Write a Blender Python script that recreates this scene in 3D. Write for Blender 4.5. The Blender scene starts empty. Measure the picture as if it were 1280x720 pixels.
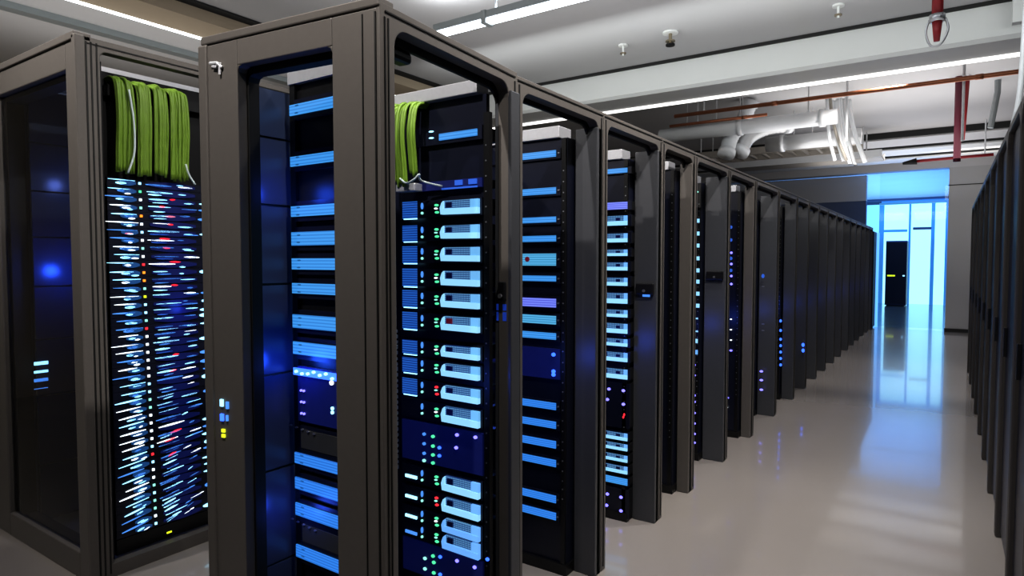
import bpy, bmesh, math, random
from mathutils import Vector
R = random.Random(7)
C = bpy.context.scene.collection
EYE = 1.44                                   # camera height; the floor is z = 0
F = 800.0
PITCH = math.atan(35/F); YAW = math.atan(545/math.hypot(F, 35))
FW = Vector((-math.sin(YAW)*math.cos(PITCH), math.cos(YAW)*math.cos(PITCH), -math.sin(PITCH)))
RT = Vector((math.cos(YAW), math.sin(YAW), 0)); UP = RT.cross(FW)
def at(x, y, ax, v):
    """the point of a wall plane (ax = 0: X = v, 1: Y = v, 2: Z = v) seen at a pixel of the photograph"""
    d = (x-640)*RT - (y-360)*UP + F*FW
    k = ((v-EYE) if ax == 2 else v)/d[ax]
    return Vector((d.x*k, d.y*k, d.z*k+EYE))
def zy(x, y, Y): return at(x, y, 1, Y).z
def xy(x, Y, y=330): return at(x, y, 1, Y).x

# ------------------------------------------------------------------ materials
def mat(name, col, rough=.5, metal=0., em=None, es=0., coat=0., spec=.5, noise=0., bump=0., nscale=30.):
    m = bpy.data.materials.new(name); m.use_nodes = True
    nt = m.node_tree; b = nt.nodes['Principled BSDF']
    b.inputs['Base Color'].default_value = (*col, 1); b.inputs['Roughness'].default_value = rough
    b.inputs['Metallic'].default_value = metal; b.inputs['Coat Weight'].default_value = coat
    b.inputs['Specular IOR Level'].default_value = spec
    if em: b.inputs['Emission Color'].default_value = (*em, 1); b.inputs['Emission Strength'].default_value = es
    if noise or bump:
        tc = nt.nodes.new('ShaderNodeTexCoord'); n = nt.nodes.new('ShaderNodeTexNoise')
        n.inputs['Scale'].default_value = nscale; n.inputs['Detail'].default_value = 4
        nt.links.new(tc.outputs['Object'], n.inputs['Vector'])
        if noise:
            r = nt.nodes.new('ShaderNodeValToRGB')
            r.color_ramp.elements[0].color = (*[c*(1-noise) for c in col], 1)
            r.color_ramp.elements[1].color = (*[min(1, c*(1+noise)) for c in col], 1)
            nt.links.new(n.outputs['Fac'], r.inputs['Fac']); nt.links.new(r.outputs['Color'], b.inputs['Base Color'])
        if bump:
            bp = nt.nodes.new('ShaderNodeBump'); bp.inputs['Strength'].default_value = bump; bp.inputs['Distance'].default_value = .005
            nt.links.new(n.outputs['Fac'], bp.inputs['Height']); nt.links.new(bp.outputs['Normal'], b.inputs['Normal'])
    return m
def lined(name, c1, c2, s, scale, axis='Z', grid=False):
    """glowing panel with fine dark lines (or a grid of holes) across it"""
    m = bpy.data.materials.new(name); m.use_nodes = True
    nt = m.node_tree; b = nt.nodes['Principled BSDF']
    b.inputs['Base Color'].default_value = (.02, .03, .05, 1); b.inputs['Roughness'].default_value = .4
    tc = nt.nodes.new('ShaderNodeTexCoord')
    r = nt.nodes.new('ShaderNodeValToRGB')
    r.color_ramp.elements[0].color = (*c1, 1); r.color_ramp.elements[0].position = .12
    r.color_ramp.elements[1].color = (*c2, 1); r.color_ramp.elements[1].position = .45
    def wave(ax):
        w = nt.nodes.new('ShaderNodeTexWave'); w.wave_type = 'BANDS'; w.bands_direction = ax
        w.inputs['Scale'].default_value = scale; w.inputs['Distortion'].default_value = .15
        nt.links.new(tc.outputs['Object'], w.inputs['Vector']); return w.outputs['Fac']
    f = wave(axis)
    if grid:
        mx = nt.nodes.new('ShaderNodeMath'); mx.operation = 'MULTIPLY'
        nt.links.new(f, mx.inputs[0]); nt.links.new(wave('X'), mx.inputs[1]); f = mx.outputs[0]
    nt.links.new(f, r.inputs['Fac'])
    nt.links.new(r.outputs['Color'], b.inputs['Emission Color']); b.inputs['Emission Strength'].default_value = s
    return m
def glow(name, col, s): return mat(name, tuple(c*.3 for c in col), .4, em=col, es=s)
M = dict(
    frame=mat('taupe powder coat', (.135, .124, .115), .42, .1, noise=.06, nscale=60),
    stile=mat('grey brown stile', (.080, .083, .092), .34, .15, noise=.06, nscale=50),
    rim=mat('dark taupe coat', (.07, .064, .06), .38, .2),
    black=mat('black steel', (.006, .006, .007), .38, .2, noise=.2),
    gasket=mat('black rubber', (.004, .004, .004), .6),
    navy=mat('dark glossy side panel', (.035, .05, .095), .28, .25, noise=.15, nscale=3),
    navy2=mat('blue black faceplate', (.008, .010, .025), .35, .2, noise=.2),
    bluebox=mat('navy server front', (.012, .018, .10), .35, em=(.005, .012, .16), es=.22, noise=.2),
    silver=mat('brushed silver trim', (.52, .53, .56), .35, .5, noise=.08, nscale=80),
    olive=mat('olive grey blank', (.045, .045, .036), .5),
    lab=lined('blue label panel', (.05, .27, .68), (.085, .40, .88), 1.0, 30),
    lab2=lined('deep blue label panel', (.03, .19, .66), (.055, .31, .88), 1.0, 34),
    labteal=lined('teal label panel', (.05, .30, .55), (.14, .50, .78), 1.0, 30),
    labpurp=lined('violet label panel', (.12, .12, .75), (.25, .32, .95), 1.0, 30),
    vent=lined('blue vent', (.004, .03, .22), (.03, .17, .62), .9, 36),
    tray=glow('pale cyan tray', (.36, .72, 1.0), 1.0), traymid=glow('mid blue tray', (.22, .55, .92), .9),
    trayblue=glow('light blue tray', (.20, .48, .95), 1.0),
    grid=lined('perforated cyan grille', (.02, .07, .25), (.25, .58, .88), .85, 45, 'Z', True),
    socket=mat('dark blue socket', (.01, .015, .12), .4),
    socketred=mat('dark red socket', (.16, .01, .03), .4, em=(.2, .01, .03), es=.4),
    cyan=glow('cyan light', (.35, .75, 1), 2.2), white=glow('white light', (.85, .95, 1), 2.2),
    blue=glow('blue light', (.05, .16, 1), 2.6), violet=glow('violet light', (.22, .20, 1), 2.6),
    dimblue=glow('dim blue light', (.04, .14, .60), 1.0), midblue=glow('soft blue light', (.10, .32, .85), 1.2),
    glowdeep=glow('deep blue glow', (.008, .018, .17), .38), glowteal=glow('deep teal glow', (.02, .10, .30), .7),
    red=glow('red light', (1, .04, .06), 1.6), pink=glow('pink light', (1, .30, .42), 1.3), orange=glow('orange light', (1, .30, .03), 1.8),
    green=glow('green light', (.12, .85, .42), 1.3), yellow=glow('yellow light', (.75, .9, .03), 1.5), mint=glow('mint light', (.35, .9, .75), 1.3),
    rivet=mat('dull steel', (.32, .33, .36), .35, .7),
    cable=mat('lime green cable jacket', (.135, .235, .022), .5, noise=.25, nscale=18),
    palecable=mat('pale grey cable', (.50, .58, .60), .5),
    ceil=mat('painted ceiling', (.60, .595, .60), .75, noise=.05, nscale=1.2),
    beam=mat('white painted beam', (.80, .81, .80), .6, noise=.03, nscale=2),
    gap=mat('dark shadow gap', (.03, .03, .03), .8),
    warm=mat('warm cream plaster', (.62, .52, .39), .8, noise=.04, nscale=3),
    wall=mat('grey white plaster', (.50, .50, .50), .7, noise=.04, nscale=2),
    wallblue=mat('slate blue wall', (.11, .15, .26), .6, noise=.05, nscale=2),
    led=glow('linear lamp diffuser', (.86, .95, 1), 5.5),
    ledbeam=glow('cove strip light', (1, .98, .96), 2.0),
    lampbody=mat('grey lamp housing', (.33, .36, .37), .4, .4),
    copper=mat('copper pipe', (.40, .16, .085), .35, .6, noise=.2, nscale=12),
    pipewhite=mat('white pipe wrap', (.78, .80, .82), .45, noise=.05, nscale=10),
    foil=mat('pale flexible duct', (.66, .67, .68), .35, .4, bump=.4, nscale=40),
    redpipe=mat('red sprinkler pipe', (.30, .022, .028), .38, noise=.15, nscale=15),
    maroon=mat('maroon pipe', (.17, .03, .055), .4, noise=.15, nscale=15),
    chrome=mat('galvanised steel', (.55, .56, .58), .3, .8),
    tray2=mat('beige cable tray', (.42, .39, .35), .5, .3, noise=.1, nscale=20),
    brass=mat('sprinkler brass', (.35, .30, .22), .35, .7),
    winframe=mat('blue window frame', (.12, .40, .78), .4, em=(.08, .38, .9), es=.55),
    winpane=glow('bright window pane', (.42, .84, 1.0), 1.75),
    winpane2=glow('bluish window pane', (.22, .62, 1.0), 1.5),
    edge=glow('blue edge with painted light', (.16, .46, 1.0), 1.5),  # lit frame edge, its light put into the colour as emission
    farcab=mat('far navy cabinet', (.012, .02, .07), .4),
    lock=mat('black lock plastic', (.01, .01, .012), .3),
    sticker=mat('blue sticker', (.03, .10, .62), .4, em=(.02, .08, .6), es=.35),
    logo=mat('pale metal badge', (.75, .76, .80), .3, .3),
)
def make_floor_mat():
    m = bpy.data.materials.new('polished resin floor'); m.use_nodes = True
    nt = m.node_tree; b = nt.nodes['Principled BSDF']
    tc = nt.nodes.new('ShaderNodeTexCoord'); n = nt.nodes.new('ShaderNodeTexNoise'); n.inputs['Scale'].default_value = .9; n.inputs['Detail'].default_value = 3
    r = nt.nodes.new('ShaderNodeValToRGB')
    r.color_ramp.elements[0].color = (.275, .250, .230, 1); r.color_ramp.elements[1].color = (.325, .300, .280, 1)
    nt.links.new(tc.outputs['Object'], n.inputs['Vector']); nt.links.new(n.outputs['Fac'], r.inputs['Fac']); nt.links.new(r.outputs['Color'], b.inputs['Base Color'])
    b.inputs['Roughness'].default_value = .2; b.inputs['Specular IOR Level'].default_value = .5
    b.inputs['Coat Weight'].default_value = .6; b.inputs['Coat Roughness'].default_value = .05
    n2 = nt.nodes.new('ShaderNodeTexNoise'); n2.inputs['Scale'].default_value = 3.0
    bp = nt.nodes.new('ShaderNodeBump'); bp.inputs['Strength'].default_value = .035; bp.inputs['Distance'].default_value = .02
    nt.links.new(tc.outputs['Object'], n2.inputs['Vector']); nt.links.new(n2.outputs['Fac'], bp.inputs['Height']); nt.links.new(bp.outputs['Normal'], b.inputs['Normal'])
    return m
M['floor'] = make_floor_mat()
def make_glass():
    m = bpy.data.materials.new('thin clear glass'); m.use_nodes = True
    nt = m.node_tree; nt.nodes.clear()
    o = nt.nodes.new('ShaderNodeOutputMaterial'); mx = nt.nodes.new('ShaderNodeMixShader')
    t = nt.nodes.new('ShaderNodeBsdfTransparent'); g = nt.nodes.new('ShaderNodeBsdfGlossy'); fr = nt.nodes.new('ShaderNodeFresnel')
    t.inputs['Color'].default_value = (.86, .93, 1, 1); g.inputs['Roughness'].default_value = .03; fr.inputs['IOR'].default_value = 1.4
    nt.links.new(fr.outputs[0], mx.inputs[0]); nt.links.new(t.outputs[0], mx.inputs[1]); nt.links.new(g.outputs[0], mx.inputs[2]); nt.links.new(mx.outputs[0], o.inputs[0])
    return m
M['glass'] = make_glass()

# ------------------------------------------------------------------ mesh helpers
def nb(): return bmesh.new()
def box(bm, x0, x1, y0, y1, z0, z1):
    x0, x1 = min(x0, x1), max(x0, x1); y0, y1 = min(y0, y1), max(y0, y1); z0, z1 = min(z0, z1), max(z0, z1)
    v = [bm.verts.new(p) for p in ((x0,y0,z0),(x1,y0,z0),(x1,y1,z0),(x0,y1,z0),(x0,y0,z1),(x1,y0,z1),(x1,y1,z1),(x0,y1,z1))]
    for f in ((3,2,1,0),(4,5,6,7),(0,1,5,4),(1,2,6,5),(2,3,7,6),(3,0,4,7)): bm.faces.new([v[i] for i in f])
    return bm
def sheet(x0, x1, y, z0, z1):
    bm = bmesh.new(); bm.faces.new([bm.verts.new(p) for p in ((x0, y, z0), (x1, y, z0), (x1, y, z1), (x0, y, z1))]); return bm
def prism(bm, pts, vec):
    a = [bm.verts.new(p) for p in pts]; b = [bm.verts.new(Vector(p)+Vector(vec)) for p in pts]
    n = len(pts); bm.faces.new(a[::-1]); bm.faces.new(b)
    for i in range(n): bm.faces.new((a[i], a[(i+1) % n], b[(i+1) % n], b[i]))
    return bm
def tube(bm, pts, rad, seg=8, cap=True):
    pts = [Vector(p) for p in pts]; rings = []
    ref = None
    for i, p in enumerate(pts):
        d = (pts[min(i+1, len(pts)-1)]-pts[max(i-1, 0)]).normalized()
        if ref is None:
            ref = d.orthogonal().normalized()
        ref = (ref-d*ref.dot(d)).normalized(); q = d.cross(ref)
        rr = rad[i] if isinstance(rad, (list, tuple)) else rad
        rings.append([bm.verts.new(p+rr*(math.cos(2*math.pi*k/seg)*ref+math.sin(2*math.pi*k/seg)*q)) for k in range(seg)])
    for a, b in zip(rings, rings[1:]):
        for k in range(seg): bm.faces.new((a[k], a[(k+1) % seg], b[(k+1) % seg], b[k]))
    if cap: bm.faces.new(rings[0][::-1]); bm.faces.new(rings[-1])
    return bm
def oval(bm, cx, y, cz, rx, rz, seg=10, d=.004):
    """small domed lamp lens facing -Y"""
    prism(bm, [(cx+rx*math.cos(2*math.pi*k/seg), y, cz+rz*math.sin(2*math.pi*k/seg)) for k in range(seg)], (0, -d, 0))
def obj(name, bm, m, parent=None, bevel=0., smooth=False):
    bmesh.ops.recalc_face_normals(bm, faces=bm.faces)
    me = bpy.data.meshes.new(name)
    if parent is not None and parent.type == 'EMPTY' and False: pass
    bm.to_mesh(me); bm.free(); me.materials.append(M[m] if isinstance(m, str) else m)
    if smooth: me.polygons.foreach_set('use_smooth', [True]*len(me.polygons))
    o = bpy.data.objects.new(name, me); C.objects.link(o)
    if parent is not None:
        o.parent = parent
        mw = Vector((0, 0, 0)); q = parent
        while q is not None: mw += q.location; q = q.parent
        if mw.length: me.transform(__import__('mathutils').Matrix.Translation(-mw))
    if bevel:
        b = o.modifiers.new('bevel', 'BEVEL'); b.width = bevel; b.segments = 2; b.limit_method = 'ANGLE'
    return o
def tag(o, label=None, cat=None, group=None, kind=None):
    for k, v in (('label', label), ('category', cat), ('group', group), ('kind', kind)):
        if v: o[k] = v
    return o
def thing(name, label, cat, loc=(0, 0, 0), group=None):
    o = bpy.data.objects.new(name, None); C.objects.link(o); o.location = loc; o.empty_display_size = .1
    return tag(o, label, cat, group)
def struct(name, bm, m, parent=None, **k):
    o = obj(name, bm, m, parent, **k)
    if parent is None: o['kind'] = 'structure'
    return o
ORD = ['first', 'second', 'third', 'fourth', 'fifth', 'sixth', 'seventh', 'eighth', 'ninth', 'tenth', 'eleventh', 'twelfth', 'thirteenth', 'fourteenth',
       'fifteenth', 'sixteenth', 'seventeenth', 'eighteenth', 'nineteenth', 'twentieth']
def nth(i):
    if i < 20: return ORD[i]
    t = {2: 'twenty', 3: 'thirty', 4: 'forty'}[(i+1)//10]
    return {2: 'twentieth', 3: 'thirtieth', 4: 'fortieth'}[(i+1)//10] if (i+1) % 10 == 0 else t+'-'+ORD[(i+1) % 10-1]

# ------------------------------------------------------------------ room shell
CE = 3.44
FARY = 15.5
struct('floor', box(nb(), -8.2, 4, -3.2, 27, -.1, 0), 'floor')
struct('ceiling', box(nb(), -8.2, 4, -3.2, 27, CE, CE+.12), 'ceil')
struct('wall_left', box(nb(), -8.2, -8, -3.2, 27, 0, CE), 'warm')
struct('wall_right', box(nb(), 3.9, 4.1, -3.2, 27, 0, CE), 'wall')
struct('wall_back', box(nb(), -8.2, 4, -3.3, -3.1, 0, CE), 'wall')
w = nb(); box(w, -.02, 3.95, FARY, FARY+.35, 0, CE-.16)
struct('wall_far', w, 'wall')
struct('trim_1', box(nb(), -.03, 3.95, FARY-.015, FARY, 2.92, 2.935), 'gap')
struct('baseboard_far', box(nb(), -.03, 3.95, FARY-.02, FARY, 0, .07), 'gap')
zq = at(1060, 252, 1, FARY+.6).z
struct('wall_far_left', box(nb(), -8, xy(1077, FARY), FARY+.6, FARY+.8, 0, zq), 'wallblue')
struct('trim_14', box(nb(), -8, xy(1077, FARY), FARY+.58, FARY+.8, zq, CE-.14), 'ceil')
struct('trim_2', box(nb(), -8, 3.95, FARY, FARY+.3, CE-.16, CE), 'ceil')
# transverse beam with cove light
b = nb()
prism(b, [(-8, 6.27, CE), (-8, 6.27, 3.17), (-8, 6.30, 3.14), (-8, 6.78, 3.14), (-8, 6.78, CE)], (11.95, 0, 0))
struct('beam', b, 'beam')
struct('trim_3', box(nb(), -8, 3.95, 6.235, 6.268, CE-.025, CE), 'gap')
cov = obj('cove_light', box(nb(), -7.9, 3.9, 6.74, 6.785, 3.118, 3.139), 'ledbeam')
tag(cov, 'thin white strip light along the underside edge of the white ceiling beam', 'strip light')
# shallow cross beams beyond, with a dark gap in front
for k, (y0, y1, zz) in enumerate([(11.75, 12.5, 3.33), (12.9, 13.6, 3.33), (14.1, 14.7, 3.34)]):
    struct('trim_%d' % (4+2*k), box(nb(), -8, 3.95, y0, y1, zz, CE), 'beam' if k else 'ceil')
    struct('trim_%d' % (5+2*k), box(nb(), -8, 3.95, y0-.05, y0-.002, zz+.02, CE), 'gap')
# left side: cream soffit, slots and strip light running along the room
struct('trim_10', box(nb(), -5.32, -4.95, -3, 6.2, 3.34, CE), 'warm')
struct('trim_11', box(nb(), -4.94, -4.84, -3, 6.2, CE-.012, CE), 'gap')
struct('trim_12', box(nb(), -6.16, -6.05, -3, 6.2, CE-.05, CE), 'lampbody')
sl = obj('strip_light', box(nb(), -5.37, -5.32, -2.5, 6.1, 3.335, 3.375), 'led')
tag(sl, 'bright strip light on the edge of the cream soffit above the left racks', 'strip light')
# far glazed room
FY = 24.6
wx = lambda px: xy(px, FY, 330)
zt = zy(1140, 254, FY)
wr = struct('window_1', box(nb(), wx(1098), wx(1186)+.3, FY+.06, FY+.1, 0, zt), 'winpane')
for px, w_ in ((1101, .13), (1136, .06), (1165, .10), (1182, .06)):
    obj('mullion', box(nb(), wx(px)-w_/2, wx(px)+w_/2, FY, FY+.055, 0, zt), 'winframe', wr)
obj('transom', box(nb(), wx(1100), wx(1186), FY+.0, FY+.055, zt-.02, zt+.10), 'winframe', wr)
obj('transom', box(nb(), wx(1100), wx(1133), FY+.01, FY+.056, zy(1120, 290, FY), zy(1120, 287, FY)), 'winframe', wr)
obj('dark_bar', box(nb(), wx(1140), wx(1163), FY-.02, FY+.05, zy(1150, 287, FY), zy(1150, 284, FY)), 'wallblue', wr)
struct('window_2', box(nb(), wx(1060), wx(1097.5), FY+.06, FY+.1, 0, zt), 'winpane2')
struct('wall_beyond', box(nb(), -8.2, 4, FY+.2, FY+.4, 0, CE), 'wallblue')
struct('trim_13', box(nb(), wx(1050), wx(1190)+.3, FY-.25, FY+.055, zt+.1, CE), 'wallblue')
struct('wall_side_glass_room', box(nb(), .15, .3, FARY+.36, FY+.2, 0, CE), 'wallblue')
# glass partition at the end of the aisle
gp = thing('glass_partition', 'clear glass partition with brightly lit blue edge at the end of the aisle', 'glass partition', (-1.0, FARY+.3, 0))
gx0, gx1 = xy(1077, FARY+.3), -.03
ex = xy(1096.5, FARY+.3)
obj('pane', sheet(max(gx0, -1.24), gx1, FARY+.30, .02, CE-.17), 'glass', gp)
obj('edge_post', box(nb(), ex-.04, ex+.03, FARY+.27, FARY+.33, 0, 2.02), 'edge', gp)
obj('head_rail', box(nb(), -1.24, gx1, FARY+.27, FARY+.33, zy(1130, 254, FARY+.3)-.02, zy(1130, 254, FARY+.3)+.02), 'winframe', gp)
# cabinet in the glass room
cy = 23.2; cx0, cx1 = xy(1107, cy), xy(1133.5, cy); ct = zy(1120, 301, cy)
fc = thing('network_cabinet', 'dark navy cabinet standing alone in the bright glass room at the far end', 'cabinet', ((cx0+cx1)/2, cy+.4, 0))
obj('body', box(nb(), cx0, cx1, cy, cy+.8, .03, ct), 'farcab', fc, bevel=.01)
obj('plinth', box(nb(), cx0+.04, cx1-.04, cy+.04, cy+.76, 0, .03), 'black', fc)
obj('door', box(nb(), cx0+.03, cx1-.03, cy-.02, cy, .08, ct-.05), 'navy2', fc)
for px in (1111, 1114, 1117.5):
    obj('indicator_light', box(nb(), xy(px, cy)-.035, xy(px, cy)+.035, cy-.03, cy-.018, zy(1112, 345.4, cy), zy(1112, 343.6, cy)), 'yellow', fc)
obj('indicator_light', box(nb(), xy(1130, cy)-.03, xy(1130, cy)+.03, cy-.03, cy-.018, zy(1130, 345.4, cy), zy(1130, 343.9, cy)), 'cyan', fc)

# ------------------------------------------------------------------ ceiling services
# pendant linear lamp
pl = thing('pendant_light', 'long bright linear lamp hanging from the ceiling above the first racks', 'lamp', (-2.2, 3.74, 3.2))
a0 = at(541, 39, 2, 3.14); a1 = at(735, 0, 2, 3.14)
yA = 3.74
obj('diffuser', box(nb(), a0.x, .6, yA-.035, yA+.035, 3.125, 3.15), 'led', pl)
obj('housing', box(nb(), a0.x-.02, .62, yA-.045, yA+.045, 3.15, 3.20), 'lampbody', pl)
xr = at(609, 22, 1, yA).x
obj('clip', box(nb(), xr-.02, xr+.02, yA-.05, yA+.05, 3.115, 3.205), 'lampbody', pl)
for xx in (at(620, 10, 1, yA).x, -.9, .4):
    obj('rod', tube(nb(), [(xx, yA, 3.2), (xx, yA, CE)], .008), 'lampbody', pl)
def sprinkler(px, py, label, big=False):
    p = at(px, py, 2, CE)
    t = thing('ceiling_sprinkler', label, 'sprinkler', (p.x, p.y, CE), 'sprinklers on the ceiling')
    s = 1.5 if big else 1
    obj('flange', tube(nb(), [(p.x, p.y, CE-.001), (p.x, p.y, CE-.015)], .045*s, 16), 'beam', t)
    obj('stem', tube(nb(), [(p.x, p.y, CE-.015), (p.x, p.y, CE-.10)], .010*s, 8), 'beam' if not big else 'brass', t)
    obj('deflector', tube(nb(), [(p.x, p.y, CE-.075), (p.x, p.y, CE-.085)], .028*s, 12), 'brass', t)
    if big: obj('deflector', tube(nb(), [(p.x, p.y, CE-.105), (p.x, p.y, CE-.12)], .04, 12), 'black', t)
sprinkler(838, 40, 'sprinkler head with dark rings on the ceiling, middle of three', True)
sprinkler(779, 56, 'small pale sprinkler head on the ceiling, nearest the pendant light')
sprinkler(1048, 6, 'small pale sprinkler head on the ceiling, near the short red pipe')
def run(name, m, y, z, x0, x1, rad, label, cat, group=None, kinks=()):
    t = thing(name, label, cat, (x0, y, z), group)
    obj('pipe', tube(nb(), [(x0, y, z), (x1, y, z)], rad, 14), m, t, smooth=True)
    for k in (x0+.35, (x0+x1)/2, x1-.3): obj('hanger', tube(nb(), [(k, y, z), (k, y, CE)], .008, 6), 'pipewhite', t)
    for k in kinks: obj('collar', tube(nb(), [(k-.03, y, z), (k+.03, y, z)], rad*1.18, 14), m, t, smooth=True)
    return t
run('copper_pipe', 'copper', 7.42, 3.14, -2.72, 3.9, .022, 'thin copper pipe running straight across just behind the beam', 'pipe', kinks=(-1.6, .2, 1.8))
run('copper_pipe', 'copper', 7.75, 3.10, -2.9, -1.75, .018, 'second thin copper pipe just above the thick white pipe', 'pipe', kinks=(-2.0,))
run('water_pipe', 'pipewhite', 7.95, 3.03, -3.1, -1.05, .085, 'thick white wrapped pipe running across the ceiling behind the beam', 'pipe', kinks=(-2.1, -1.2))
run('air_duct', 'foil', 9.3, 3.02, -2.1, -.95, .10, 'short silver duct below the thick white pipe', 'duct', kinks=(-1.9, -1.1))
# flexible duct bend
def curve(pts, n=8):
    P = [Vector(p) for p in pts]; P = [2*P[0]-P[1]]+P+[2*P[-1]-P[-2]]; out = []
    for i in range(1, len(P)-2):
        for k in range(n):
            t = k/n; a, b_, c, d = P[i-1:i+3]
            out.append(.5*((2*b_)+(-a+c)*t+(2*a-5*b_+4*c-d)*t*t+(-a+3*b_-3*c+d)*t**3))
    return out+[P[-2]]
def ducttube(name, pxs, Y, r, m, label, cat):
    pts = curve([at(x, y, 1, Y+dy) for x, y, dy in pxs], 10)
    rad = [r*(1+.10*(i % 2)) for i in range(len(pts))]
    t = thing(name, label, cat, pts[0])
    obj('hose', tube(nb(), pts, rad, 14), m, t, smooth=True)
    for e, f_ in ((0, 1), (-1, -2)):
        d = (pts[e]-pts[f_]).normalized()
        obj('collar', tube(nb(), [pts[e]-d*.05, pts[e]+d*.03], r*1.25, 14), 'pipewhite', t, smooth=True)
ducttube('flexible_duct', [(938, 128, 0), (928, 152, 0), (914, 172, -.1), (908, 192, -.2)], 8.3, .085, 'pipewhite', 'white flexible duct bending down from the white pipe above the racks', 'duct')
ducttube('flexible_duct', [(985, 156, .2), (958, 160, 0), (935, 172, -.2), (925, 190, -.3)], 8.7, .09, 'foil', 'silver grey flexible duct curving under the white pipe', 'duct')
# hanging sheaf of white cables
hc = thing('hanging_cables', 'sheaf of pale cables drooping from the ceiling rods', 'cables', at(1055, 120, 1, 8.2))
for k in range(9):
    x0 = 1034+k*3.4+R.uniform(-1, 1); dx = R.uniform(4, 18)
    pts = curve([at(x0, 122+R.uniform(-2, 4), 1, 8.2+.05*k), at(x0+dx*.15, 145, 1, 8.2+.05*k), at(x0+dx*.6, 175, 1, 8.2+.05*k), at(x0+dx+4, 206+R.uniform(-6, 4), 1, 8.2+.05*k)], 5)
    obj('cable', tube(nb(), pts, R.uniform(.012, .026), 6), R.choice(['pipewhite', 'tray2', 'pipewhite', 'foil']), hc, smooth=True)
for (px, y0, Y, lab) in ((1059, 104, 8.05, 'thin white rod hanging beside the sheaf of pale cables'), (1205, 78, 7.6, 'thin white rod hanging beside the maroon pipes')):
    p = at(px, y0+20, 1, Y)
    tag(obj('hanger_rod', tube(nb(), [(p.x, Y, CE), (p.x, Y, at(px, 176, 1, Y).z)], .012, 8), 'pipewhite'), lab, 'hanger rod')
# red sprinkler drop near the camera, with a wire loop
p = at(1172, 10, 1, 4.6); pb = at(1169, 56, 1, 4.6)
rp = thing('sprinkler_pipe', 'short red sprinkler pipe dropping from the ceiling with a steel loop', 'pipe', (p.x, 4.6, CE))
obj('pipe', tube(nb(), [(p.x, 4.6, CE), (p.x, 4.6, at(1170, 24, 1, 4.6).z)], .030, 12), 'redpipe', rp, smooth=True)
z0 = at(1170, 24, 1, 4.6).z
obj('collar', tube(nb(), [(p.x, 4.6, z0+.025), (p.x, 4.6, z0-.015)], .042, 12), 'chrome', rp, smooth=True)
obj('nozzle', tube(nb(), [(p.x, 4.6, z0-.01), (p.x, 4.6, pb.z+.02)], [.028, .016], 12), 'redpipe', rp, smooth=True)
obj('wire_loop', tube(nb(), curve([(p.x-.04, 4.6, z0), (p.x-.055, 4.6, z0-.07), (p.x-.03, 4.6, pb.z), (p.x+.02, 4.6, pb.z), (p.x+.055, 4.6, z0-.07), (p.x+.04, 4.6, z0)], 6), .006, 6), 'chrome', rp, smooth=True)
# maroon drops further down the aisle
md = thing('sprinkler_pipe', 'pair of long maroon pipes dropping from the ceiling above the aisle', 'pipe', at(1200, 95, 1, 8.6))
for px0, px1, y1, r_, m_ in ((1199, 1196, 202, .036, 'maroon'), (1210, 1203, 175, .022, 'redpipe')):
    q0 = at(px0, 95, 1, 8.6); q1 = at(px1, y1, 1, 8.6)
    obj('pipe', tube(nb(), [(q0.x, 8.6, CE), (q1.x, 8.6, q1.z)], r_, 12), m_, md, smooth=True)
    obj('collar', tube(nb(), [(q0.x, 8.6, q0.z), (q0.x, 8.6, q0.z+.05)], r_*1.35, 12), 'chrome', md, smooth=True)
q0 = at(1140, 202, 1, 11.4); q1 = at(1242, 193, 1, 11.4)
t = thing('sprinkler_pipe', 'thin horizontal red pipe below the far ceiling beams', 'pipe', q0)
obj('pipe', tube(nb(), [q0, q1], .022, 10), 'redpipe', t, smooth=True)
obj('nozzle', tube(nb(), [q0+Vector((-.12, 0, -.02)), q0+Vector((.06, 0, .0))], [.02, .05], 10), 'black', t, smooth=True)
for xx in (.4*q0.x+.6*q1.x, q1.x-.1): obj('hanger', tube(nb(), [(xx, 11.4, q0.z), (xx, 11.4, CE)], .01, 6), 'pipewhite', t)
# ladder-type cable tray at left, white conduit at right
ct_ = thing('cable_tray', 'beige ladder cable tray hung below the ceiling above the row of racks', 'cable tray', (-2.2, 10.2, 3.0))
for yy in (9.9, 10.5): obj('side_rail', box(nb(), -3.4, -1.05, yy-.02, yy+.02, 3.0, 3.1), 'tray2', ct_)
for k in range(12): obj('rung', box(nb(), -3.3+.19*k, -3.26+.19*k, 9.9, 10.5, 3.01, 3.04), 'tray2', ct_)
for xx in (-3.2, -1.3):
    for yy in (9.9, 10.5): obj('hanger', tube(nb(), [(xx, yy, 3.05), (xx, yy, CE)], .01, 6), 'pipewhite', ct_)
ct_ = thing('cable_tray', 'pale flat cable tray beyond the beige ladder tray', 'cable tray', (-1.9, 12.3, 2.95))
obj('tray_base', box(nb(), -3.4, -.85, 11.0, 11.5, 2.97, 2.99), 'tray2', ct_)
for yy in (11.0, 11.5): obj('side_rail', box(nb(), -3.4, -.85, yy-.02, yy+.02, 2.97, 3.08), 'pipewhite', ct_)
for xx in (-3.2, -1.1):
    for yy in (11.0, 11.5): obj('hanger', tube(nb(), [(xx, yy, 3.0), (xx, yy, CE)], .01, 6), 'pipewhite', ct_)
p = at(1274, 20, 1, 6.1)
tag(obj('conduit', box(nb(), p.x-.04, p.x+.03, 6.08, 6.16, 3.2, CE), 'beam'), 'white conduit box fixed on the beam at the far right', 'conduit')
q0 = at(1247, 115, 1, 9.0); q1 = at(1238, 160, 1, 9.0)
tag(obj('bracket', tube(nb(), [(q0.x, 9.0, CE), q0, q1], .03, 8), 'lampbody'), 'grey bracket hanging above the right row of racks', 'bracket')
q0 = at(1276, 105, 1, 5.6); q1 = at(1266, 160, 1, 5.6)
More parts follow.
